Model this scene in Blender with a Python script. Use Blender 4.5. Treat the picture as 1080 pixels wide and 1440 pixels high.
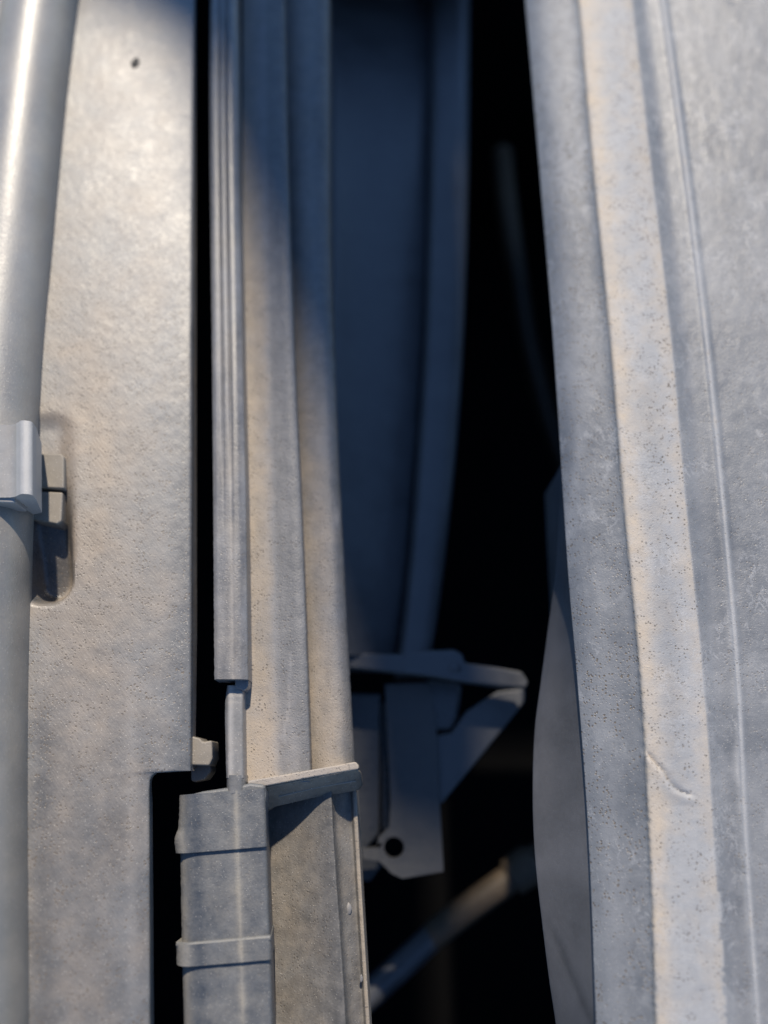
import bpy, bmesh, math, random
from mathutils import Vector, Matrix, noise
from mathutils.geometry import tessellate_polygon
R = math.radians
S = bpy.context.scene
for o in list(bpy.data.objects): bpy.data.objects.remove(o)
COL = S.collection
random.seed(7)

# ------------------------------------------------------------------ camera
F = 1150.0; TILT = R(18); H = 0.30          # focal length in photo pixels, tilt from straight down, height (m)
cam_d = bpy.data.cameras.new('camera'); cam = bpy.data.objects.new('camera', cam_d); COL.objects.link(cam)
cam.location = (0, 0, H); cam.rotation_euler = (TILT, 0, 0)
cam_d.sensor_fit = 'VERTICAL'; cam_d.sensor_height = 36; cam_d.lens = F/1440*36
cam_d.clip_start = 0.005; cam_d.clip_end = 50
cam_d.dof.use_dof = True; cam_d.dof.focus_distance = 0.292; cam_d.dof.aperture_fstop = 3.1
S.camera = cam
# ------------------------------------------------------------------ light
EL = R(47); AZ = R(2)                       # sun comes from beyond the top of the frame, a little from the right
SV = Vector((math.sin(AZ)*math.cos(EL), math.cos(AZ)*math.cos(EL), math.sin(EL)))
w = bpy.data.worlds.new('World'); S.world = w; w.use_nodes = True
nt = w.node_tree; nt.nodes.clear()
sk = nt.nodes.new('ShaderNodeTexSky'); sk.sky_type = 'NISHITA'; sk.sun_disc = False
sk.sun_elevation = EL; sk.sun_rotation = AZ; sk.air_density = 1.0; sk.dust_density = 0.0; sk.ozone_density = 6.0
bg = nt.nodes.new('ShaderNodeBackground'); bg.inputs[1].default_value = 0.118
ow = nt.nodes.new('ShaderNodeOutputWorld'); nt.links.new(sk.outputs[0], bg.inputs[0]); nt.links.new(bg.outputs[0], ow.inputs[0])
sl = bpy.data.lights.new('sun', 'SUN'); sl.energy = 4.5; sl.angle = R(1.3); sl.color = (1, .885, .73)
so = bpy.data.objects.new('sun', sl); COL.objects.link(so); so.rotation_euler = SV.to_track_quat('Z', 'Y').to_euler()
S.view_settings.view_transform = 'Standard'; S.view_settings.look = 'None'
S.view_settings.exposure = 0.24; S.view_settings.gamma = 1

# ------------------------------------------------------------------ geometry of the view, for measuring
ct, st = math.cos(TILT), math.sin(TILT)
def W(px, py, z):
    """point at height z seen at photo pixel (px, py)"""
    x, y = (px-540)/F, (720-py)/F
    d = Vector((x, y*ct+st, y*st-ct))
    k = (z-H)/d.z
    return Vector((d.x*k, d.y*k, z))
def YW(py, z): return W(540, py, z).y
def PY(Y, z):                                # pixel row of world (Y, z)
    dz = z-H; yc = Y*ct+dz*st; zc = -Y*st+dz*ct
    return 720-F*yc/(-zc)
def XW(px, Y, z):
    dz = z-H; zc = -Y*st+dz*ct
    return (px-540)/F*(-zc)
def PX(X, Y, z):
    dz = z-H; return 540+F*X/(Y*st-dz*ct)
def lerp(pts, t):
    if t <= pts[0][0]:
        (a, b), (c, d) = pts[0], pts[1] if len(pts) > 1 else (pts[0][0]+1, pts[0][1])
        return b+(d-b)*(t-a)/(c-a)
    for (a, b), (c, d) in zip(pts, pts[1:]):
        if t <= c: return b+(d-b)*(t-a)/(c-a)
    (a, b), (c, d) = pts[-2], pts[-1]
    return d+(d-b)*(t-c)/(c-a)
def smooth(pts):                             # Catmull-Rom through (y, value) points
    def f(t):
        if t <= pts[0][0] or t >= pts[-1][0] or len(pts) < 3: return lerp(pts, t)
        for i in range(len(pts)-1):
            if t <= pts[i+1][0]:
                x0, y0 = pts[i]; x1, y1 = pts[i+1]; h = x1-x0
                m0 = (y1-pts[i-1][1])/(x1-pts[i-1][0]) if i else (y1-y0)/h
                m1 = (pts[i+2][1]-y0)/(pts[i+2][0]-x0) if i+2 < len(pts) else (y1-y0)/h
                s = (t-x0)/h
                return ((2*s**3-3*s*s+1)*y0+(s**3-2*s*s+s)*h*m0+(-2*s**3+3*s*s)*y1+(s**3-s*s)*h*m1)
    return f
def fn(v):
    if callable(v): return v
    if isinstance(v, (int, float)): return lambda t: v
    return smooth(v)
def sstep(a, b, t):
    t = max(0., min(1., (t-a)/(b-a))); return t*t*(3-2*t)
def nz(x, y, s, seed=0): return noise.noise(Vector((x*s+seed*17.3, y*s-seed*9.1, seed*3.7)))

# ------------------------------------------------------------------ materials
MATS = {}
def dusty(name, plastic=(.045, .05, .058), dust=(.36, .35, .33), warm=(.45, .34, .23), amount=.7, vary=.35, warmth=.2,
          rough=.55, speck=.35, grain=1500., bump=.35, streak=0., spec=.5, patch=160., glint=.3, dk=1., coat=0., scuff=0., wipe=0., pit=(.13, .11, .09)):
    dust = (dust[0]*.98*dk, dust[1]*.99*dk, dust[2]*1.03*dk); warm = tuple(v*dk for v in warm)
    m = bpy.data.materials.new(name); m.use_nodes = True; t = m.node_tree; N = t.nodes; L = t.links
    for n in list(N): N.remove(n)
    out = N.new('ShaderNodeOutputMaterial'); b = N.new('ShaderNodeBsdfPrincipled'); L.new(b.outputs[0], out.inputs[0])
    tc = N.new('ShaderNodeTexCoord'); geo = N.new('ShaderNodeNewGeometry')
    def mapping(scale, rot=(0, 0, 0)):
        mp = N.new('ShaderNodeMapping'); L.new(geo.outputs['Position'], mp.inputs[0])
        mp.inputs['Scale'].default_value = scale; mp.inputs['Rotation'].default_value = rot; return mp.outputs[0]
    def nse(v, sc, det=4, ro=.6):
        n = N.new('ShaderNodeTexNoise'); L.new(v, n.inputs['Vector']); n.inputs['Scale'].default_value = sc
        n.inputs['Detail'].default_value = det; n.inputs['Roughness'].default_value = ro; return n.outputs['Fac']
    def mth(op, a, bb, c=None, clamp=False):
        n = N.new('ShaderNodeMath'); n.operation = op; n.use_clamp = clamp
        for i, v in enumerate((a, bb, c)):
            if v is None: continue
            if isinstance(v, (int, float)): n.inputs[i].default_value = v
            else: L.new(v, n.inputs[i])
        return n.outputs[0]
    def mixc(f, a, bb):
        n = N.new('ShaderNodeMix'); n.data_type = 'RGBA'
        if isinstance(f, (int, float)): n.inputs[0].default_value = f
        else: L.new(f, n.inputs[0])
        for i, v in ((6, a), (7, bb)):
            if isinstance(v, tuple): n.inputs[i].default_value = (*v, 1)
            else: L.new(v, n.inputs[i])
        return n.outputs[2]
    def ramp(v, lo, hi):
        n = N.new('ShaderNodeMapRange'); n.inputs[1].default_value = lo; n.inputs[2].default_value = hi
        L.new(v, n.inputs[0]); n.interpolation_type = 'SMOOTHSTEP'; return n.outputs[0]
    pos = mapping((1, 1, 1)); strk = mapping((1, .09, 1), (0, 0, R(-3)))
    at = N.new('ShaderNodeAttribute'); at.attribute_name = 'dust'
    sp = N.new('ShaderNodeSeparateColor'); L.new(at.outputs['Color'], sp.inputs[0])
    big = nse(pos, patch, 6, .62); fine = nse(pos, grain*.55, 3, .7); st_ = nse(strk, 420, 5, .6)
    f = mth('MULTIPLY_ADD', sp.outputs[0], 1.0, amount-.5)
    f = mth('ADD', f, mth('MULTIPLY', mth('SUBTRACT', big, .5), vary*2.2))
    f = mth('ADD', f, mth('MULTIPLY', mth('SUBTRACT', fine, .5), vary*.9))
    if streak: f = mth('ADD', f, mth('MULTIPLY', mth('SUBTRACT', st_, .5), streak*2.2))
    f = mth('MINIMUM', mth('MAXIMUM', f, 0.), 1.)
    wm = mth('ADD', mth('ADD', sp.outputs[1], warmth-.5), mth('MULTIPLY', mth('SUBTRACT', nse(pos, patch*.45, 4), .5), 1.1), clamp=True)
    c = mixc(f, plastic, mixc(wm, dust, warm))
    # dark pits where droplets cleared the dust
    vo = N.new('ShaderNodeTexVoronoi'); vo.feature = 'F1'; vo.inputs['Scale'].default_value = grain*.62
    dw = N.new('ShaderNodeVectorMath'); dw.operation = 'ADD'; nn = N.new('ShaderNodeTexNoise'); nn.inputs['Scale'].default_value = grain*.5
    L.new(pos, nn.inputs['Vector']); sc = N.new('ShaderNodeVectorMath'); sc.operation = 'SCALE'; sc.inputs['Scale'].default_value = .0008
    L.new(nn.outputs['Color'], sc.inputs[0]); L.new(pos, dw.inputs[0]); L.new(sc.outputs[0], dw.inputs[1]); L.new(dw.outputs[0], vo.inputs['Vector'])
    spm = mth('MULTIPLY', mth('SUBTRACT', 1., ramp(vo.outputs['Distance'], .18, .42)), ramp(nse(pos, grain*.12, 3), .40, .62))
    sepv = N.new('ShaderNodeSeparateColor'); L.new(vo.outputs['Color'], sepv.inputs[0])
    spm = mth('MULTIPLY', spm, ramp(sepv.outputs[0], .25, .5))
    spm = mth('MULTIPLY', mth('MULTIPLY', spm, speck*1.5, clamp=True), mth('MULTIPLY', sp.outputs[2], 2.), clamp=True)
    c = mixc(spm, c, pit)
    if scuff:
        wp = N.new('ShaderNodeTexNoise'); wp.inputs['Scale'].default_value = 55; wp.inputs['Detail'].default_value = 3; L.new(pos, wp.inputs['Vector'])
        ws = N.new('ShaderNodeVectorMath'); ws.operation = 'SCALE'; ws.inputs['Scale'].default_value = .03; L.new(wp.outputs['Color'], ws.inputs[0])
        mp = mapping((1, .35, 1), (0, 0, R(-14))); wa = N.new('ShaderNodeVectorMath'); L.new(mp, wa.inputs[0]); L.new(ws.outputs[0], wa.inputs[1])
        n3 = nse(wa.outputs[0], 130, 7, .68)
        line = mth('SUBTRACT', 1., ramp(mth('ABSOLUTE', mth('SUBTRACT', n3, .52), None), .0, .035))
        c = mixc(mth('MULTIPLY', mth('MULTIPLY', line, ramp(nse(pos, 60, 3), .45, .65)), scuff), c, tuple(v*1.25 for v in dust))
        n4 = nse(wa.outputs[0], 70, 8, .7)
        c = mixc(mth('MULTIPLY', ramp(n4, .53, .60), scuff*.35), c, tuple(v*1.1 for v in dust))
    # pale grains of grit
    v2 = N.new('ShaderNodeTexVoronoi'); v2.inputs['Scale'].default_value = grain*1.1; L.new(pos, v2.inputs['Vector'])
    s2 = N.new('ShaderNodeSeparateColor'); L.new(v2.outputs['Color'], s2.inputs[0])
    gr = mth('MULTIPLY', mth('SUBTRACT', 1., ramp(v2.outputs['Distance'], .12, .4)), ramp(s2.outputs[1], .86, .93))
    c = mixc(mth('MULTIPLY', gr, glint), c, (.78, .74, .68))
    L.new(c, b.inputs['Base Color'])
    rg = mth('ADD', mth('MULTIPLY', f, .28), mth('ADD', rough-.14, mth('MULTIPLY', mth('SUBTRACT', fine, .5), .3)), clamp=True)
    L.new(rg, b.inputs['Roughness']); b.inputs['Specular IOR Level'].default_value = spec
    b.inputs['Coat Weight'].default_value = coat; b.inputs['Coat Roughness'].default_value = .38
    hgt = mth('ADD', mth('MULTIPLY', nse(pos, grain, 3, .6), .6), mth('ADD', mth('MULTIPLY', big, .5), mth('MULTIPLY', spm, -.8)))
    hgt = mth('ADD', hgt, mth('MULTIPLY', gr, .8))
    if wipe:
        mp2 = N.new('ShaderNodeMapping'); mp2.vector_type = 'TEXTURE'; L.new(geo.outputs['Position'], mp2.inputs[0])
        mp2.inputs['Rotation'].default_value = (0, 0, R(-52)); mp2.inputs['Scale'].default_value = (5, 1, 1)
        hgt = mth('ADD', hgt, mth('MULTIPLY', mth('POWER', nse(mp2.outputs[0], 1500, 2, .6), 2.), wipe*3.2))
    bp = N.new('ShaderNodeBump'); bp.inputs['Strength'].default_value = bump; bp.inputs['Distance'].default_value = .0004
    L.new(hgt, bp.inputs['Height']); L.new(bp.outputs[0], b.inputs['Normal'])
    MATS[name] = m; return m
M_cover = dusty('dusty_cover_plastic', plastic=(.05, .054, .058), dust=(.225, .225, .22), warm=(.35, .275, .20), amount=.7, vary=.3, warmth=.14, rough=.42, speck=1.0, bump=.26, glint=.3, spec=.7, coat=.08, patch=120, wipe=.3)
M_tube = dusty('dusty_tube_plastic', plastic=(.11, .112, .112), dust=(.27, .27, .26), warm=(.32, .28, .23), amount=.62, vary=.2, warmth=.2, rough=.42, speck=.1, bump=.3, spec=1., coat=.15, wipe=.2, glint=.2)
M_clip = dusty('clip_plastic', plastic=(.12, .125, .13), dust=(.42, .42, .41), warm=(.42, .36, .28), amount=.65, vary=.2, warmth=.0, rough=.4, speck=.1, bump=.2)
M_tab = dusty('tab_plastic', plastic=(.06, .06, .06), dust=(.27, .25, .22), warm=(.33, .28, .21), amount=.6, vary=.25, warmth=.2, rough=.5, speck=.1, bump=.25)
M_strip = dusty('strip_plastic', plastic=(.07, .072, .078), dust=(.3, .3, .3), warm=(.42, .36, .28), amount=.42, vary=.3, warmth=.1, rough=.44, speck=.3, bump=.35, streak=.15, spec=.6, coat=.05, glint=.25)
M_tank = dusty('sandy_tank_plastic', plastic=(.07, .075, .08), dust=(.26, .255, .25), warm=(.42, .34, .25), amount=.6, vary=.3, warmth=.15, rough=.5, speck=.4, bump=.7, streak=.12, glint=.3, spec=.6)
M_shell = dusty('gritty_shell_plastic', plastic=(.05, .052, .055), dust=(.24, .225, .2), warm=(.34, .28, .21), amount=.6, vary=.4, warmth=.2, rough=.6, speck=.4, bump=.6, patch=260, glint=.4)
M_block = dusty('blue_grey_plastic', plastic=(.055, .064, .078), dust=(.22, .22, .21), warm=(.36, .32, .25), amount=.35, vary=.32, warmth=.15, rough=.5, speck=.2, bump=.5, patch=260, glint=.25)
M_rod = dusty('worn_rod_plastic', plastic=(.09, .095, .1), dust=(.33, .32, .3), warm=(.4, .33, .25), amount=.5, vary=.3, warmth=.1, rough=.35, speck=.1, bump=.3)
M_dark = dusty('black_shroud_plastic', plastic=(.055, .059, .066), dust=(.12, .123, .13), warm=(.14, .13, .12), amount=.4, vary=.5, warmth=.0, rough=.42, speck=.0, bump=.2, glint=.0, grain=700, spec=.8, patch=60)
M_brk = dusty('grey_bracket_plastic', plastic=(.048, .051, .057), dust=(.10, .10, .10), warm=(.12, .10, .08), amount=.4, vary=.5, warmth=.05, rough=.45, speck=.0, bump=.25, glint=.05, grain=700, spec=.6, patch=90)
M_beam = dusty('chalky_beam_plastic', plastic=(.12, .132, .15), dust=(.35, .355, .355), warm=(.54, .44, .32), amount=.42, vary=.15, warmth=.0, rough=.48, speck=.6, bump=.5, streak=.06, patch=230, glint=.3, spec=.45, coat=.0, scuff=.45)
M_lip = dusty('smooth_lip_plastic', plastic=(.085, .088, .095), dust=(.17, .17, .175), warm=(.16, .14, .12), amount=.4, vary=.4, warmth=.1, rough=.5, speck=.1, bump=.15, patch=60, glint=.05, scuff=.1)
M_hose = dusty('brown_hose', plastic=(.03, .024, .017), dust=(.15, .11, .07), warm=(.2, .14, .08), amount=.5, vary=.4, warmth=.2, rough=.6, speck=0, bump=.2, grain=600, glint=.1)
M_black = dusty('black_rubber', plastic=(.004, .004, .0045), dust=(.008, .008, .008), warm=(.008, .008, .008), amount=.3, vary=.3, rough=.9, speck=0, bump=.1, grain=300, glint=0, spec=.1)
M_pit = dusty('dark_speck', plastic=(.02, .02, .02), dust=(.03, .03, .03), warm=(.03, .03, .03), amount=.3, vary=.2, rough=.7, speck=0, bump=.1, glint=0)
M_paint = dusty('dark_paint', plastic=(.03, .035, .045), dust=(.05, .05, .05), warm=(.05, .05, .05), amount=.2, vary=.1, rough=.35, speck=0, bump=.0, glint=0, grain=300)

# ------------------------------------------------------------------ object helpers
def thing(name, label, cat, loc, group=None):
    o = bpy.data.objects.new(name, None); COL.objects.link(o); o.location = loc; o.empty_display_size = .01
    o['label'] = label; o['category'] = cat
    if group: o['group'] = group
    return o
def link(name, me, mat, parent=None, label=None, bevel=0., seg=2, wn=False):
    vs = me.vertices
    n = len(vs); c = Vector((0, 0, 0))
    lo = Vector((min(v.co[i] for v in vs) for i in range(3))); hi = Vector((max(v.co[i] for v in vs) for i in range(3)))
    c = (lo+hi)/2; c.z = lo.z
    me.transform(Matrix.Translation(-c)); me.materials.append(mat)
    o = bpy.data.objects.new(name, me); COL.objects.link(o)
    if parent:
        q = parent.location.copy()
        if parent.parent: q += parent.parent.location
        o.parent = parent; o.location = c-q
    else: o.location = c
    if label: o['label'] = label
    if bevel:
        b = o.modifiers.new('bevel', 'BEVEL'); b.width = bevel; b.segments = seg; b.limit_method = 'ANGLE'; b.angle_limit = R(35); b.harden_normals = True
    return o
def paint(me, f):
    """dirt and painted shade attribute: R dust amount, G warmth, B pits (0.5 = the material's own value)"""
    a = me.color_attributes.new('dust', 'FLOAT_COLOR', 'POINT')
    for v in me.vertices:
        c = f(PX(*v.co), PY(v.co.y, v.co.z), v.co) if f else (.5, .5, .5)
        a.data[v.index].color = (*[max(0, min(1, q)) for q in c], 1)
def loft(name, mat, rails, py0, py1, zref=0., step=5., sub=None, parent=None, closed=True, dust=None, disp=None, maxw=.0012, label=None,
         smoothang=40, shape=None):
    """rails: (px, z[, round]) seen edges, or ('d', dx, z[, round]) a point dx metres from the neighbouring rail. Cross sections stand at constant world Y."""
    Y0, Y1 = YW(py0, zref), YW(py1, zref)
    n = max(2, int(abs(py1-py0)/step))
    rf = [(r[0], fn(r[1]), fn(r[2]), fn(r[3] if len(r) > 3 else 0)) if r[0] == 'd' else (None, fn(r[0]), fn(r[1]), fn(r[2] if len(r) > 2 else 0)) for r in rails]
    bm = bmesh.new(); rows = []
    OUT = []
    for i in range(n+1):
        py = py0+(py1-py0)*i/n
        Y = YW(py, zref); P = []
        for k, (kind, a, b, r) in enumerate(rf):
            if kind: P.append([None, b(py), r(py), a(py)])
            else:
                z = b(py); z = b(PY(Y, z)); q = PY(Y, z); P.append([XW(a(q), Y, z), z, r(py), 0])
        idx = [k for k in range(len(P)) if P[k][0] is not None]
        for k in range(len(P)):
            if rf[k][0]:
                j = min(idx, key=lambda q: abs(q-k)); P[k][0] = P[j][0]+P[k][3]
        P = [(Vector((p[0], p[1])), p[2]) for p in P]
        out = []
        m = len(P)
        for k in range(m):
            p, r = P[k]
            ends = (k == 0 or k == m-1) and not closed
            if r > 0 and not ends:
                a = P[k-1][0]; b = P[(k+1) % m][0]
                da, db = a-p, b-p; ra = min(r, da.length*.48); rb = min(r, db.length*.48)
                A = p+da.normalized()*ra; B = p+db.normalized()*rb
                for s in range(6):
                    s /= 5; out.append((1-s)**2*A+2*s*(1-s)*p+s*s*B)
            else: out.append(p)
        OUT.append((Y, out))
    L = len(OUT[0][1]); cnt = [1]*(L if closed else L-1)      # subdivision of each segment fixed by its widest row
    for Y, out in OUT[::max(1, n//12)]:
        for k in range(len(cnt)): cnt[k] = max(cnt[k], min(90, int((out[(k+1) % L]-out[k]).length/maxw)))
    for Y, out in OUT:
        pts = []; L = len(out)
        for k in range(L if closed else L-1):
            a, b = out[k], out[(k+1) % L]
            for s in range(cnt[k]): pts.append(a+(b-a)*s/cnt[k])
        if not closed: pts.append(out[-1])
        row = []
        for p in pts:
            co = Vector((p.x, Y, p.y))
            if disp: co += disp(PX(*co), PY(co.y, co.z), co)
            row.append(bm.verts.new(co))
        rows.append(row)
    for a, b in zip(rows, rows[1:]):
        m = len(a)
        for k in range(m if closed else m-1):
            bm.faces.new((a[k], a[(k+1) % m], b[(k+1) % m], b[k]))
    if closed:
        bm.faces.new(rows[0][::-1]); bm.faces.new(rows[-1])
    bmesh.ops.recalc_face_normals(bm, faces=bm.faces)
    if shape: shape(bm)
    me = bpy.data.meshes.new(name); bm.to_mesh(me); bm.free()
    for p in me.polygons: p.use_smooth = True
    me.set_sharp_from_angle(angle=R(smoothang))
    paint(me, dust)
    return link(name, me, mat, parent, label)
def prism(name, mat, poly, z1, z0, parent=None, bevel=.0006, holes=(), dust=None, label=None, seg=3, sh=(0, 0), zf=None, sub=0):
    """polygon given in photo pixels at height z1 (or a height function), with real thickness down to z0"""
    zt = (lambda x, y: z1) if zf is None else zf
    loops = [[W(x, y, zt(x, y)) for x, y in poly]]
    for (cx, cy, r) in holes:
        c = W(cx, cy, z1); rr = abs(W(cx+r, cy, z1).x-c.x)
        loops.append([Vector((c.x+rr*math.cos(a), c.y+rr*math.sin(a), z1)) for a in [2*math.pi*k/28 for k in range(28)]])
    flat = [v for l in loops for v in l]
    tris = tessellate_polygon(loops) if len(loops) > 1 else None
    bm = bmesh.new(); top = [bm.verts.new(v) for v in flat]; bot = [bm.verts.new((v.x+sh[0], v.y+sh[1], z0+(v.z-z1 if zf else 0))) for v in flat]
    if tris:
        for t in tris: bm.faces.new([top[i] for i in t]); bm.faces.new([bot[i] for i in t][::-1])
    else:
        bm.faces.new(top); bm.faces.new(bot[::-1])
    s = 0
    for l in loops:
        m = len(l)
        for i in range(m): bm.faces.new((top[s+i], top[s+(i+1) % m], bot[s+(i+1) % m], bot[s+i]))
        s += m
    bmesh.ops.recalc_face_normals(bm, faces=bm.faces)
    me = bpy.data.meshes.new(name); bm.to_mesh(me); bm.free()
    for p in me.polygons: p.use_smooth = True
    me.set_sharp_from_angle(angle=R(30)); paint(me, dust)
    return link(name, me, mat, parent, label, bevel=bevel, seg=seg)
def tube(name, mat, pts, rad, parent=None, seg=28, n=80, dust=None, label=None, disp=None, squash=1.):
    """round tube through world points"""
    P = [Vector(p) for p in pts]; T = []
    for i in range(n+1):
        u = i/n*(len(P)-1); k = min(int(u), len(P)-2); s = u-k
        p0 = P[k-1] if k else 2*P[0]-P[1]; p1, p2 = P[k], P[k+1]; p3 = P[k+2] if k+2 < len(P) else 2*P[-1]-P[-2]
        T.append(.5*((2*p1)+(-p0+p2)*s+(2*p0-5*p1+4*p2-p3)*s*s+(-p0+3*p1-3*p2+p3)*s**3))
    bm = bmesh.new(); rows = []
    for i, p in enumerate(T):
        d = (T[min(i+1, n)]-T[max(i-1, 0)]).normalized(); sd = d.cross(Vector((0, 0, 1))).normalized(); up = sd.cross(d)
        r = rad(i/n) if callable(rad) else rad
        row = []
        for j in range(seg):
            a = 2*math.pi*j/seg; row.append(bm.verts.new(p+sd*math.cos(a)*r+up*math.sin(a)*r*squash))
        rows.append(row)
    for a, b in zip(rows, rows[1:]):
        for k in range(seg): bm.faces.new((a[k], a[(k+1) % seg], b[(k+1) % seg], b[k]))
    bm.faces.new(rows[0][::-1]); bm.faces.new(rows[-1]); bmesh.ops.recalc_face_normals(bm, faces=bm.faces)
    me = bpy.data.meshes.new(name); bm.to_mesh(me); bm.free()
    for p in me.polygons: p.use_smooth = True
    me.set_sharp_from_angle(angle=R(50)); paint(me, dust)
    return link(name, me, mat, parent, label)
def box(name, mat, x0, x1, y0, y1, z0, z1, parent=None):
    bm = bmesh.new(); bmesh.ops.create_cube(bm, size=1)
    for v in bm.verts: v.co = Vector((x0 if v.co.x < 0 else x1, y0 if v.co.y < 0 else y1, z0 if v.co.z < 0 else z1))
    me = bpy.data.meshes.new(name); bm.to_mesh(me); bm.free(); paint(me, None)
    return link(name, me, mat, parent)

TOPY, BOTY = -150, 1600      # rows beyond the frame where long mouldings run on to

# ================================================================== the setting: dark bay below
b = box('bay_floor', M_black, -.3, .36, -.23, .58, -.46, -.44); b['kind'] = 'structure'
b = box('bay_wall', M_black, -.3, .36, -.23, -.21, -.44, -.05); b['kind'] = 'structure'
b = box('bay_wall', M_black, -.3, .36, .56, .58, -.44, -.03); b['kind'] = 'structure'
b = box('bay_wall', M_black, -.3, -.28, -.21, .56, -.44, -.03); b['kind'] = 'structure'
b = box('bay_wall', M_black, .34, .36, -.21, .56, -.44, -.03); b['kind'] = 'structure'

# ================================================================== left cover panel
cov = thing('cover_panel', 'wide dusty grey cover panel left of the narrow black gap, notched at its lower right', 'cover panel', W(150, 900, -.01))
def pocket(x, y):                            # long slot with rounded corners
    cx, hw, rr = 62, 42, 27; cy, hh = 716, 136
    if y > 760: rr = 27+13*sstep(760, 830, y)
    qx, qy = abs(x-cx)-(hw-rr), abs(y-cy)-(hh-rr)
    return 1+(math.hypot(max(qx, 0), max(qy, 0))+min(max(qx, qy), 0)-rr)/42
def covz(x, y, co):
    z = 0.
    d = pocket(x, y)
    dep = .0016+.013*sstep(630, 830, y)
    k = 1-sstep(.42, 1.05, d)
    z -= dep*k
    z += .00015*math.exp(-((d-1.2)/.18)**2)*sstep(560, 620, y)*(1-sstep(780, 850, y))
    z += .00012*nz(x, y, .02, 1)+.00006*nz(x, y, .11, 2)
    # faint raised land and a soft vertical line lower down
    z += .00012*sstep(915, 935, y+.2*(x-180))*sstep(165, 180, x)
    return Vector((0, 0, z))
def covdust_shade(x, y, co):
    d = pocket(x, y)
    n = nz(x, y, .012, 3)*.12+nz(x, y, .05, 4)*.08
    edge = sstep(225, 268, x)
    g = .5+.4*math.exp(-((d-1.1)/.35)**2)+.22*math.exp(-((x-120)/60)**2)*sstep(380, 650, y)*(1-.6*sstep(950, 1200, y))+n-.25*edge
    g += .3*math.exp(-((x-120)/75)**2)*sstep(300, 600, y)*(1-.7*sstep(880, 1100, y)); n2 = 0
    r = .56+n-.3*edge*sstep(250, 500, y)-.18*sstep(950, 1150, y)
    r -= .7*(1-sstep(.75, 1.02, d))*sstep(660, 760, y)  # shade at the slot's bottom painted in as less dust
    r += .14*math.exp(-((x-185)/9)**2)*sstep(900, 1000, y)
    r -= .22*math.exp(-((x-62)/18)**2)*sstep(900, 1050, y)
    b = .55*sstep(200, 500, y)+.45*math.exp(-((x-140)/50)**2-((y-720)/160)**2)
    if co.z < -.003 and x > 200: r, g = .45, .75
    return (r, g, b)
CZL = .0125                                 # the panel stands higher at the left and falls to the right
def czp(px): return lambda y: CZL*(1-(px+40)/308.)
def ex(y): return lerp([(-150, 275), (0, 273), (300, 270), (1084, 268)], y) if y < 1084 else lerp([(1084, 226), (1087, 219), (1091, 214), (1097, 211), (1110, 210), (1440, 211)], y)
def ez(y): return 0 if y < 1084 else .0018
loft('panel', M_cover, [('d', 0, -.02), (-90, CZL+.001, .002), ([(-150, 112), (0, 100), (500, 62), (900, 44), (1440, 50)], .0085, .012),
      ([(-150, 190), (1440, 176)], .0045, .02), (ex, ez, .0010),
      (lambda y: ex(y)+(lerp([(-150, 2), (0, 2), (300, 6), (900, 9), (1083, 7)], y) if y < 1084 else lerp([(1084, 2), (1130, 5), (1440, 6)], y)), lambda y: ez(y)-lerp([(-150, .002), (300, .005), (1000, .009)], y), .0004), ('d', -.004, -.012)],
     TOPY, BOTY, parent=cov, dust=covdust_shade, disp=covz, step=3.0, maxw=.0009)
# hook under the panel edge
hk = prism('hook', M_tab, [(266, 1034), (281, 1038), (285, 1043), (298, 1041), (299, 1066), (294, 1077), (267, 1076)], -.0035, -.016, cov, bevel=.0007, dust=lambda x, y, c: (.6, .75, .3))
prism('hook_tip', M_tab, [(268, 1074), (296, 1072), (297, 1085), (288, 1097), (274, 1100), (268, 1098)], -.010, -.02, hk, bevel=.0007, dust=lambda x, y, c: (.35, .5, .3))
# black fleck of dirt on the panel
def blob(name, mat, x, y, z, rx, ry, rot, parent, h=.3):
    c = W(x, y, z); s = W(x+1, y, z).x-c.x
    bm = bmesh.new(); bmesh.ops.create_icosphere(bm, subdivisions=3, radius=1)
    for v in bm.verts:
        k = 1+.25*noise.noise(v.co*1.7+Vector((x, y, 0)))
        q = Vector((v.co.x*rx*s*k, v.co.y*ry*s*k, v.co.z*min(rx, ry)*s*h)); q.rotate(Matrix.Rotation(rot, 3, 'Z')); v.co = q+c
    me = bpy.data.meshes.new(name); bm.to_mesh(me); bm.free()
    for p in me.polygons: p.use_smooth = True
    paint(me, None); return link(name, me, mat, parent)
fl = blob('dirt_fleck', M_pit, 190, 89, .0042, 5.5, 10, R(-15), None, .4)
fl['label'] = 'tiny black fleck of dirt stuck near the top of the dusty cover panel'; fl['category'] = 'dirt fleck'

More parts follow.
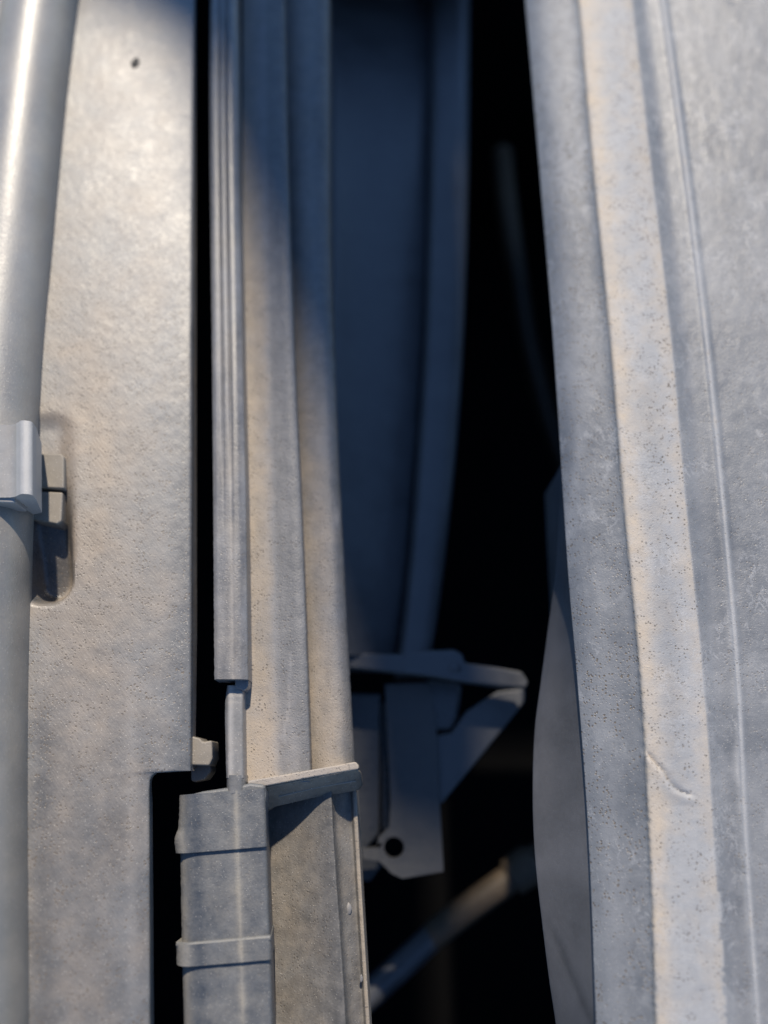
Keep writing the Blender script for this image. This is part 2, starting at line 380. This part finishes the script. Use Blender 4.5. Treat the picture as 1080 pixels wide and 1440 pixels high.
# ================================================================== tube along the left edge with its clip
tb = thing('corner_tube', 'thick grey tube running down the left edge of the photo, glossy at the top', 'tube', W(20, 900, .005))
redge = smooth([(-150, 128), (0, 106), (150, 88), (350, 69), (480, 57), (600, 50), (720, 43), (900, 38), (1100, 36), (1440, 38), (1700, 40)])
pts = []
for y in range(-160, 1700, 60):
    zc = .0125-.002*sstep(600, 1000, y); p = W(redge(y), y, zc); p.x -= .0158; pts.append(p)
tube('tube', M_tube, pts, .0158, tb, seg=56, n=160, dust=lambda x, y, c: (.6+.25*nz(x, y, .02, 8)-.35*sstep(600, 760, y), .55+.6*sstep(500, 800, y), .4))
cl = thing('tube_clip', 'pale plastic clip gripping the tube at the left edge, its tabs reaching into the slot', 'clip', W(30, 650, .01))
zc = .026
loft('clip_band', M_clip, [(-60, .008), (-40, .029, .004), (18, .0295, .002), (24, .031, .001), (30, .0335, .0012), (45, .0325, .0015), (51, .027, .001), ('d', -.004, .012), ('d', -.012, .008)],
     598, 700, zref=.029, parent=cl, step=4, maxw=.001, dust=lambda x, y, c: (.7 if x > 23 else .45, .4 if x > 23 else .7, .3))
prism('clip_skirt', M_clip, [(-40, 604), (21, 600), (21, 707), (-40, 705)], .0285, .018, cl, bevel=.0006, dust=lambda x, y, c: (.45, .6, .3))
prism('latch_tab', M_tab, [(48, 637), (86, 638), (90, 642), (90, 687), (48, 685)], .0085, -.004, cl, bevel=.0007, dust=lambda x, y, c: (.6, .6, .3))
prism('latch_tab', M_tab, [(46, 690), (88, 692), (86, 733), (80, 737), (44, 730)], .0075, -.004, cl, bevel=.0007, dust=lambda x, y, c: (.62, .65, .3), label='lower latch tab')

# ================================================================== sealing strip with two grooves
stp = thing('edge_strip', 'narrow grooved grey plastic strip right of the black gap, ending above the small rod', 'trim strip', W(320, 500, -.01))
def strdust(x, y, co):
    r = .45+.2*nz(x, y*.15, .08, 5)
    cx = lerp([(0, 325), (480, 322), (960, 328)], y)
    r += .35*math.exp(-((x-cx)/4.)**2)*sstep(350, 600, y)*(.6+.6*nz(x, y, .05, 6)); 
    return (r, .5+.25*sstep(300, 600, y)*math.exp(-((x-cx)/8.)**2), .5)
def strdisp(x, y, co):
    dx = 0
    if x < 306: dx = .00016*nz(x, y, .25, 7)
    return Vector((dx, 0, 0))
zt = .0035
rl = smooth([(-150, 297), (0, 296), (150, 295), (300, 296), (500, 298), (955, 301)])
def off(f, d): return lambda y: f(y)+d*(1+.00025*y)
g1 = [(-150, zt-.0011), (500, zt-.0009), (700, zt-.0001), (960, zt)]
loft('strip', M_strip, [('d', 0, -.008), (rl, [(0, zt-.0015), (960, zt-.001)], .0006), (off(rl, 4), zt, .0005), (off(rl, 11), zt, .0003), (off(rl, 13), g1, .0003), (off(rl, 15), zt, .0003),
      (off(rl, 20), zt, .0003), (off(rl, 22.5), g1, .0003), (off(rl, 25), zt+.0002, .0004), (off(rl, 31), zt, .0008), (smooth([(-150, 331), (0, 333), (240, 336), (480, 341), (720, 346), (955, 349)]), zt-.0015, .0006), ('d', 0, -.008)],
     TOPY, 955, zref=zt, parent=stp, step=3.5, maxw=.0007, dust=strdust, disp=strdisp)
prism('end_lug', M_strip, [(331, 940), (350, 942), (349, 966), (343, 972), (330, 966)], -.0005, -.009, stp, bevel=.0006)

# ================================================================== radiator end tank (two long channels and the flange)
tk = thing('radiator_tank', 'sandy dusty end tank with two long channels closed by a thick slanting flange', 'radiator tank', W(430, 1100, -.04))
seam = smooth([(-150, 396), (0, 400), (240, 405), (480, 413), (720, 424), (960, 433), (1090, 437)])
cR = smooth([(-150, 462), (0, 465), (300, 467), (500, 472), (640, 477), (800, 485), (960, 493), (1080, 500)])
def chdust_shade(x, y, co):
    s = seam(y)
    u = (x-345)/(s-345)                       # 0 left, 1 at the seam
    r = .70-.36*sstep(.45, .6, u)+.12*nz(x, y*.3, .04, 9)
    g = .85-.6*sstep(.3, .6, u)+.25*math.exp(-u*u*30)
    lo = sstep(900, 1080, y); shade_top = 1-sstep(200, 420, y); r -= .3*shade_top; g -= .45*shade_top  # far end painted cooler and darker to deepen the blue shade there
    r += .25*lo*(1-sstep(.75, .9, u)); g += .3*lo
    # drip mark
    if 915 < y < 1045:
        dx = abs(x-(408+2*math.sin(y*.03)-8*sstep(990, 1040, y)))
        r += .3*math.exp(-(dx/2.2)**2)
    return (r, g, .5+.2*(1-u))
def chdisp(x, y, co):
    e = seam(y)-x
    j = .00014*nz(x, y, .22, 11) if abs(e) < 4 else 0
    return Vector((j, 0, .00010*nz(x, y, .06, 12)+.00005*nz(x, y, .2, 13)))
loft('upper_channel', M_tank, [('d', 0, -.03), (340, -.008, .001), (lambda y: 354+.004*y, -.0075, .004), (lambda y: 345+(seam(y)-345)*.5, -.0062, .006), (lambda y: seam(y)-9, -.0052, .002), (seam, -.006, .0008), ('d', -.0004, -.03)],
     TOPY, 1100, zref=-.006, parent=tk, step=3.5, maxw=.0008, dust=chdust_shade, disp=chdisp)
def cdust_shade(x, y, co):
    s = seam(y); u = (x-s)/(cR(y)-s)
    r = .66-.36*sstep(.45, .95, u)+.15*nz(x, y*.2, .05, 14)
    g = .85-.4*sstep(.4, .95, u)+.2*sstep(850, 1060, y)
    r += .6*math.exp(-((x-474)/4)**2-((y-728)/16)**2)
    r -= .3*(1-sstep(350, 600, y)); g -= .35*(1-sstep(350, 600, y))  # upper end painted cooler and darker, deepening its blue shade
    return (r, g, .5)
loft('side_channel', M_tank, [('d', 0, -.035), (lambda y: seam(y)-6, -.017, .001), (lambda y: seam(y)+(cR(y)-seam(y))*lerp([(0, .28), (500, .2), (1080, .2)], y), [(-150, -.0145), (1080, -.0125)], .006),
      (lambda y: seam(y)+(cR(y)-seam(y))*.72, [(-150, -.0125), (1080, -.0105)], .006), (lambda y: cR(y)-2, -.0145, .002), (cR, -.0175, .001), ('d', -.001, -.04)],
     TOPY, 1096, zref=-.012, parent=tk, step=3.5, maxw=.0008, dust=cdust_shade, disp=lambda x, y, c: Vector((.00012*nz(x, y, .2, 15) if x > cR(y)-3 else 0, 0, .00009*nz(x, y, .08, 16))))
# flange: dusty top ledge, chamfered front with a moulding line
def fl_dust(x, y, co):
    return (.34+.3*nz(x, y, .06, 17)+(.3 if co.z > -.0045 else -.05), 1., .5)
def fz(x, y): return -.0035-.0125*(y-(1103-(x-372)*.178))/36.
fg = prism('flange', M_shell, [(345, 1112), (372, 1106), (440, 1093), (500, 1081), (507, 1084), (510, 1103), (505, 1111), (440, 1122), (384, 1135), (372, 1143), (345, 1150)], -.0035, -.013, tk, bevel=.0009, seg=4, dust=fl_dust, zf=fz)
prism('flange_ledge', M_tank, [(348, 1098), (372, 1094), (440, 1082), (500, 1071), (505, 1077), (504, 1082), (440, 1093), (372, 1106), (348, 1109)], -.0037, -.012, fg, bevel=.0012, dust=lambda x, y, c: (.85, .8, .5))
a, b2 = W(392, 1120, fz(392, 1120)+.0003), W(500, 1098, fz(500, 1098)+.0003)
tube('mould_line', M_shell, [a, a.lerp(b2, .5)+Vector((0, .0004, 0)), b2], .00035, fg, seg=10, n=30, dust=lambda x, y, c: (.9, .6, .3))
# lower shell below the flange
rd = smooth([(1090, 465), (1160, 468), (1240, 473), (1340, 480), (1440, 486), (1600, 494)])
eg = smooth([(1090, 500), (1130, 502), (1240, 508), (1340, 514), (1440, 520), (1600, 528)])
def shdust(x, y, co):
    u = (x-378)/(rd(y)-378)
    r = .55+.15*nz(x, y, .03, 18)-.3*sstep(.72, .95, u)*(1-sstep(1.0, 1.05, u)); g = .5+.25*nz(x, y, .015, 19)-.3*sstep(.65, .9, u)
    if u > 1.02: r = .4+.4*nz(x, y*.5, .04, 20); g = .45
    if x > eg(y)-5: r, g = .9, .85
    return (r, g, .5)
loft('lower_shell', M_shell, [('d', 0, -.05), (360, -.031, .002), (lambda y: 378+(rd(y)-378)*.35, -.0235, .008), (lambda y: rd(y)-12, -.0135, .004), (rd, -.0125, .0006), (lambda y: rd(y)+5, -.019, .002),
      (lambda y: eg(y)-9, -.024, .002), (lambda y: eg(y)-6, -.022, .0006), (eg, -.0215, .0008), ('d', .0002, -.04)],
     1085, BOTY, zref=-.018, parent=tk, step=3.5, maxw=.0008, dust=shdust, disp=lambda x, y, c: Vector((.00012*nz(x, y, .2, 21) if abs(x-rd(y)) < 4 else 0, 0, .0002*nz(x, y, .06, 22)+.00008*nz(x, y, .2, 23))))
blob('nub', M_tank, 490, 1278, -.0215, 5, 8, R(5), tk, .7)
blob('grit', M_tank, 508, 1376, -.0205, 2.2, 5, 0, tk, .5)

# ================================================================== small rod between strip and block
rod = thing('guide_rod', 'short worn flat-topped rod standing between the strip end and the banded block', 'rod', W(331, 1040, -.01))
def roddisp(x, y, co):
    return Vector((.0001*nz(x, y, .3, 24), 0, -.0003*max(0, math.sin((y-968)*.9))*(1-sstep(985, 990, y))))
loft('rod_body', M_rod, [('d', 0, -.014), (smooth([(960, 320), (990, 316), (1110, 318)]), -.0035, .001), (321, -.0012, .0008), (341, -.0012, .0008), (smooth([(960, 343), (1110, 345)]), -.0035, .001), ('d', 0, -.014)],
     964, 1094, zref=-.002, parent=rod, step=3, maxw=.0006, disp=roddisp, dust=lambda x, y, c: (.5+.5*math.exp(-((x-324)/4)**2), .55 if y < 1000 else .45, .3))
loft('rod_foot', M_rod, [('d', 0, -.012), (318, -.0035, .002), (323, -.0005, .0015), (338, -.0005, .0015), (346, -.0035, .002), ('d', 0, -.012)],
     1090, 1116, zref=-.001, parent=rod, step=3, maxw=.0006, dust=lambda x, y, c: (.3, .4, .3))

# ================================================================== banded block
blk = thing('banded_block', 'blue grey banded block with a dusty seam down its middle, below the rod', 'connector block', W(314, 1300, -.04))
seamx = smooth([(1100, 331), (1200, 334), (1320, 338), (1440, 342), (1600, 346)])
def bdust(x, y, co):
    s = seamx(y)
    r = .5+.12*nz(x, y, .05, 25)+.6*math.exp(-((x-s)/3.)**2)*(.8+.8*nz(x, y, .08, 26))
    r += .15*math.exp(-((x-s+4)/12.)**2)
    l = 262+(y-1200)*.03
    r += .6*(1-sstep(l-8, l+4, x))
    r -= .25*math.exp(-((x-l-14)/9.)**2)
    g = .5+.3*math.exp(-((x-s)/6.)**2)+.2*(1-sstep(l-6, l+5, x))
    return (r, g, .5)
def bdisp(x, y, co):
    s = seamx(y)
    e = x < 258 and abs(co.z) < .012
    return Vector((.00022*nz(x, y, .3, 27) if e else 0, 0, (.0004*math.exp(-((x-s)/3.)**2)+.00006*nz(x, y, .12, 28)) if co.z > -.01 else 0))
def slab(name, y0, y1, lx, rx, z, rnd, drop=.045, skew=-8, topdrop=0., lab=None, parent=blk):
    def shp(bm):
        ys = [v.co.y for v in bm.verts]; ym, yn = max(ys), min(ys)
        x0 = min(v.co.x for v in bm.verts); x1 = max(v.co.x for v in bm.verts)
        for v in bm.verts:
            u = (v.co.x-x0)/(x1-x0); v.co.y += .0026*u          # rims rise slightly to the right
    return loft(name, M_block, [('d', 0, z-drop), (lx, z-.0055, .0045), (lambda y: fn(lx)(y)+13, z, .004), (lambda y: fn(rx)(y)-5, z, .002), (rx, z-.0012, .0012), ('d', -.004, z-drop)],
         y0, y1, zref=z, parent=parent, step=2.5, maxw=.0008, dust=bdust, disp=bdisp, label=lab, shape=shp)
L0 = smooth([(1100, 249), (1200, 251), (1320, 253), (1440, 256), (1600, 260)])
R0 = smooth([(1100, 372), (1200, 375), (1320, 379), (1440, 383), (1600, 388)])
slab('cap', 1119, 1202, smooth([(1110, 250), (1165, 248), (1180, 243), (1202, 245)]), R0, -.0008, 0)
slab('block_body', 1200, 1336, L0, R0, -.0022, 0)
cb = slab('collar', 1331, 1362, lambda y: L0(y)-8, lambda y: R0(y)+1.5, -.0008, 0)
slab('block_body', 1360, BOTY, L0, R0, -.0022, 0, lab='lower block body below the collar')
# rounded upper rims that catch the light
def rim(y, lx, rx, z, r, parent):
    P = []
    for k in range(9):
        u = k/8; x = lx+(rx-lx)*u
        p = W(x, y, z); p.y += .0026*u; 
        if k == 0: p.z -= .0035
        if k == 1: p.z -= .0003
        P.append(p)
    return tube('rim', M_block, P, r, parent, seg=14, n=60, dust=lambda x, y, c: (.75, .6, .3))
rim(1331, 247, 380, -.0019, .0009, cb)
# cap shoulder running to the flange
prism('shoulder', M_block, [(262, 1119), (284, 1113), (330, 1106), (352, 1101), (372, 1103), (374, 1116), (371, 1150), (330, 1140), (262, 1132)], -.0017, -.012, blk, bevel=.0012, seg=4, dust=lambda x, y, c: (.6, .5, .3))

# ================================================================== right hand beam
bmL = smooth([(-150, 726), (0, 738), (240, 758), (480, 777), (700, 791), (820, 799), (960, 811), (1170, 826), (1440, 837), (1600, 842)])
b1 = smooth([(-150, 797), (0, 812), (240, 833), (480, 857), (720, 877), (960, 900), (1200, 913), (1440, 921), (1600, 925)])
b2_ = smooth([(-150, 872), (0, 890), (240, 918), (480, 946), (720, 968), (960, 992), (1200, 1008), (1440, 1021), (1600, 1028)])
b3 = smooth([(-150, 910), (0, 932), (240, 965), (480, 994), (720, 1018), (960, 1038), (1200, 1050), (1440, 1066), (1600, 1075)])
bt = thing('bumper_beam', 'broad chalky grey beam along the right side with a raised sandy band and thin bead', 'beam', W(930, 900, -.02))
def bmdust(x, y, co):
    e1, e2, e3, eL = b1(y), b2_(y), b3(y), bmL(y)
    r = .45; g = .3; b = .4
    sm = nz(x, y, .012, 31)*.22+nz(x, y, .035, 32)*.12
    if x < e1:
        u = (x-eL)/(e1-eL)
        r = .38+sm*.9-.16*math.exp(-((u-.75)/.2)**2)*sstep(500, 900, y)+.2*(1-sstep(0, 500, y))
        r += .25*math.exp(-((x-(815-.12*(y-620)))/9)**2)*sstep(540, 640, y)*(1-sstep(760, 800, y))
        g = .32; b = .8+.4*math.exp(-(u/.5)**2)*sstep(900, 1200, y)+.2*(1-sstep(100, 500, y))
    elif x < e2:
        u = (x-e1)/(e2-e1)
        r = 1.0+sm*.4-.25*math.exp(-((u-.5)/.2)**2)*sstep(400, 600, y)*(1-sstep(1050, 1200, y))
        g = .56+.75*math.exp(-(u/.25)**2)+.25*math.exp(-((u-.95)/.15)**2)-.1*sstep(1100, 1300, y)
        b = .45+.6*math.exp(-((u-.85)/.2)**2)*(1-sstep(600, 1000, y))
    else:
        r = .38+sm*1.0-.06*(1-sstep(100, 500, y)); g = .22; b = .3
        w = 4.5+(5*max(0, nz(x*.2, y, .03, 33))+7*math.exp(-((y-1075)/28)**2)) if x < e3 else 4.
        r += .8*math.exp(-((x-e3)/w)**2); g += .3*math.exp(-((x-e3)/w)**2)
        if x < e3: r -= .14*math.exp(-((x-e3+16)/10)**2)*sstep(500, 900, y)
    return (r, g, b)
def crack(x, y):
    # a short curved gouge across the band
    C = [(913, 1062), (923, 1075), (934, 1086), (941, 1099), (952, 1111), (968, 1118)]
    d = 99; s_ = 0
    for i in range(len(C)-1):
        ax, ay = C[i]; bx, by = C[i+1]; t = max(0, min(1, ((x-ax)*(bx-ax)+(y-ay)*(by-ay))/((bx-ax)**2+(by-ay)**2)))
        qx, qy = ax+(bx-ax)*t, ay+(by-ay)*t; dd = math.hypot(x-qx, y-qy)
        if dd < d: d = dd; s_ = (y-qy)-(x-qx)*.6
    return d, s_
def bmdisp(x, y, co):
    z = .0001*nz(x, y, .02, 34)+.00008*nz(x, y, .09, 35); dx = 0
    e1, e2 = b1(y), b2_(y)
    if abs(x-e1) < 6: dx = .0003*nz(0, y, .13, 36)*sstep(700, 1000, y)
    if 900 < x < 985 and 1050 < y < 1130:
        d, s_ = crack(x, y); z -= .0011*math.exp(-(d/2.6)**2); z += .0005*math.exp(-(d/14)**2)*(1 if s_ > 0 else .0)
    return Vector((dx, 0, z))
BZ = .004
beam = loft('beam_skin', M_beam, [('d', .0025, BZ-.0066), (bmL, BZ-.005, .0006), (lambda y: bmL(y)+(b1(y)-bmL(y))*.25, BZ-.001, .006), (lambda y: b1(y)-9, BZ+.0035, .003), (lambda y: b1(y)-1, BZ+.0048, .0008), (lambda y: b1(y)+3, BZ+.0066, .0012),
      (lambda y: b1(y)+(b2_(y)-b1(y))*.5, BZ+.0078, .008), (b2_, BZ+.0072, .0035), (lambda y: b2_(y)+14, BZ+.0048, .003), (lambda y: b3(y)-6, BZ+.0052, .001), (b3, BZ+.0064, .0012), (lambda y: b3(y)+7, BZ+.0052, .001), (1260, BZ+.010, .01), ('d', 0, BZ+.006), (lambda y: b3(y), BZ), (lambda y: b1(y)+10, BZ), (lambda y: bmL(y)+8, BZ-.0064)],
     TOPY, BOTY, zref=BZ+.005, parent=bt, step=3.0, maxw=.0009, dust=bmdust, disp=bmdisp)
lipL = smooth([(560, 812), (660, 791), (800, 781), (900, 768), (960, 760), (1020, 752), (1080, 749), (1150, 749), (1220, 753), (1300, 762), (1380, 772), (1440, 781), (1600, 800)])
lt = thing('beam_lip', 'shaded smooth grey lip bulging out beneath the left edge of the beam', 'lip', W(790, 1200, -.05))
loft('lip_skin', M_lip, [('d', .022, -.07), (lipL, -.026, .0006), (lambda y: lipL(y)+.45*(bmL(y)+8-lipL(y)), -.0150, .012), (lambda y: bmL(y)+2, -.0024, .001), (lambda y: bmL(y)+24, -.0030, .001), ('d', 0, -.07)],
     640, BOTY, zref=-.02, parent=lt, step=5, maxw=.0012, dust=lambda x, y, c: (.45+.3*nz(x, y, .01, 37)-.4*math.exp(-((x-(770+.0*y)-(y-1290)*.42)/6)**2)*sstep(1290, 1330, y), .4, .3),  # crease shading painted in as a dark slanting line
     disp=lambda x, y, c: Vector((0, 0, -.0002*math.exp(-((x-770-(y-1290)*.42)/8)**2)*sstep(1280, 1330, y))))

# ================================================================== fan shroud, deep in the gap
sh = thing('fan_shroud', 'dark curved fan shroud deep in the gap with a paler rim curving left', 'fan shroud', W(560, 600, -.12))
rimL = smooth([(-150, 612), (0, 610), (250, 606), (480, 598), (640, 588), (820, 573), (905, 563), (960, 556)])
rimR = smooth([(-150, 664), (0, 661), (250, 659), (480, 652), (640, 641), (820, 622), (905, 610), (960, 602)])
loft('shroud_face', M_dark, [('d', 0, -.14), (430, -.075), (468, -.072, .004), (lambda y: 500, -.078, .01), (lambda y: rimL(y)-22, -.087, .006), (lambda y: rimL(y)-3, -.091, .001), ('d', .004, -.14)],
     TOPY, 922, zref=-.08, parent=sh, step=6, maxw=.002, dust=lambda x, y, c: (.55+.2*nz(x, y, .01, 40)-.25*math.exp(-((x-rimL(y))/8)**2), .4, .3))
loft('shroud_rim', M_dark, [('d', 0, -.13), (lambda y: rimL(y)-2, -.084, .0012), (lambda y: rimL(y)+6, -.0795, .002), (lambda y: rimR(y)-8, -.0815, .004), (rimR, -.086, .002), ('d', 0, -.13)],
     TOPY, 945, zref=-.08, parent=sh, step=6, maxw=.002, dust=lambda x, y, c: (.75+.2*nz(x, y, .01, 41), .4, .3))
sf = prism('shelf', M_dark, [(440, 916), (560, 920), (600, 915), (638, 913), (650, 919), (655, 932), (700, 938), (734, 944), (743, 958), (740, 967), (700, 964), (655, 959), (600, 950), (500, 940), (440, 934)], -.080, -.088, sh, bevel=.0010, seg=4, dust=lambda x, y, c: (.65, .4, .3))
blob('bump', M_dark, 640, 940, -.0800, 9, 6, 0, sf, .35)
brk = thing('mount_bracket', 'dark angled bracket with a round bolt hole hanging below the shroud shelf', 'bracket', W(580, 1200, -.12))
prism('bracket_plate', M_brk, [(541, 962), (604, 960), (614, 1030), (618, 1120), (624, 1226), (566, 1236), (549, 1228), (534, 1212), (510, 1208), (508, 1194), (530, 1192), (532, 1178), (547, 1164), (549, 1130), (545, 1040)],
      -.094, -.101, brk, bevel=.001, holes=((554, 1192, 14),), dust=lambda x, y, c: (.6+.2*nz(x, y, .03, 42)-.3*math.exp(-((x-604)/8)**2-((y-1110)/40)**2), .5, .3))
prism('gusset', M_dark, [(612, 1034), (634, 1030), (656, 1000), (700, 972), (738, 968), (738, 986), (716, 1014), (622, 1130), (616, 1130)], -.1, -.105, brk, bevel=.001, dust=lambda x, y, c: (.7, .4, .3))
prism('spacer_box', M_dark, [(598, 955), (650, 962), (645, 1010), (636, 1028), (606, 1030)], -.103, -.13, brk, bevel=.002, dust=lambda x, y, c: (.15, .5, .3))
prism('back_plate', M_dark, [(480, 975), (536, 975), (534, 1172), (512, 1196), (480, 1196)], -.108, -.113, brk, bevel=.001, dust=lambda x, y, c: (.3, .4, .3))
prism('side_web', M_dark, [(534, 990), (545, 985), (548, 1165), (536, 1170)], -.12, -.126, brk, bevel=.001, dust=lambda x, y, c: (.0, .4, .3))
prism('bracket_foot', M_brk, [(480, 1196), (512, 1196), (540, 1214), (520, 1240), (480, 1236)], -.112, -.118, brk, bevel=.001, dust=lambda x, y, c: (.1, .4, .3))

# ================================================================== hoses far down in the dark
h1 = thing('drain_hose', 'blurred brown hose running diagonally in the dark below the bracket', 'hose', W(650, 1300, -.2))
zz = -.17
tube('hose', M_hose, [W(606, 1318, zz), W(660, 1276, zz), W(730, 1226, zz)], .0072, h1, n=30)
tube('hose_sleeve', M_dark, [W(500, 1416, zz), W(560, 1362, zz), W(612, 1313, zz)], .0068, h1, n=30, dust=lambda x, y, c: (.5, .4, .3))
tube('hose_collar', M_hose, [W(718, 1235, zz), W(736, 1222, zz), W(752, 1210, zz)], lambda t: .0092+.001*math.sin(t*3.1), h1, n=12)
tube('hose', M_hose, [W(745, 1215, zz), W(800, 1180, zz-.02), W(900, 1120, zz-.04)], .0078, h1, n=30)
h2 = thing('dark_pipe', 'faint brown upright pipe deep in the black gap beside the shroud rim', 'pipe', W(722, 330, -.2))
tube('pipe', M_hose, [W(706, 215, -.20), W(712, 280, -.19), W(726, 380, -.20), W(748, 500, -.24), W(790, 640, -.29), W(850, 760, -.33)], .0075, h2, n=40, dust=lambda x, y, c: (.9-.9*sstep(260, 420, y), .9, .3))  # painted dark further down so the pipe vanishes into the gloom

# black block added beyond the top of the frame to darken the shroud's far end
br = prism('shade_blocker', M_black, [(404, -95), (700, -95), (712, -480), (388, -480)], -.028, -.06, None, bevel=.002)
br['label'] = 'unseen black block added past the top of the frame to shade the shroud'; br['category'] = 'shade blocker'

# ================================================================== unseen shade panel in place of a bonnet; outline projected from the wanted shadow edge
hz = 1.5
def up(px, py): 
    p = W(px, py, 0); k = (hz-p.z)/SV.z; return p+SV*k
edge = [up(-60, -40), up(120, -15), up(260, 50), up(320, 210), (up(375, 355)), up(440, 530), up(475, 610), up(505, 800), up(560, 830), up(740, 870), up(772, 700), up(748, 300), up(718, -150)]
far = [Vector((edge[-1].x+.5, edge[-1].y+.01, hz)), Vector((edge[-1].x+.5, edge[-1].y+1.0, hz)), Vector((edge[0].x-.25, edge[-1].y+1.0, hz)), Vector((edge[0].x-.25, edge[0].y, hz))]
bm = bmesh.new(); P = edge+far
t = [bm.verts.new(p) for p in P]; q = [bm.verts.new(p+Vector((0, 0, .02))) for p in P]
bm.faces.new(t); bm.faces.new(q[::-1])
for i in range(len(P)): bm.faces.new((t[i], t[(i+1) % len(P)], q[(i+1) % len(P)], q[i]))
bmesh.ops.recalc_face_normals(bm, faces=bm.faces)
me = bpy.data.meshes.new('shade_caster_skin'); bm.to_mesh(me); bm.free(); paint(me, None)
hd = link('bonnet_shade_caster', me, M_paint, bevel=.004)
hd['label'] = 'unseen dark panel standing in for a raised hood beyond the frame, outlined to shade the far end'; hd['category'] = 'shade caster'
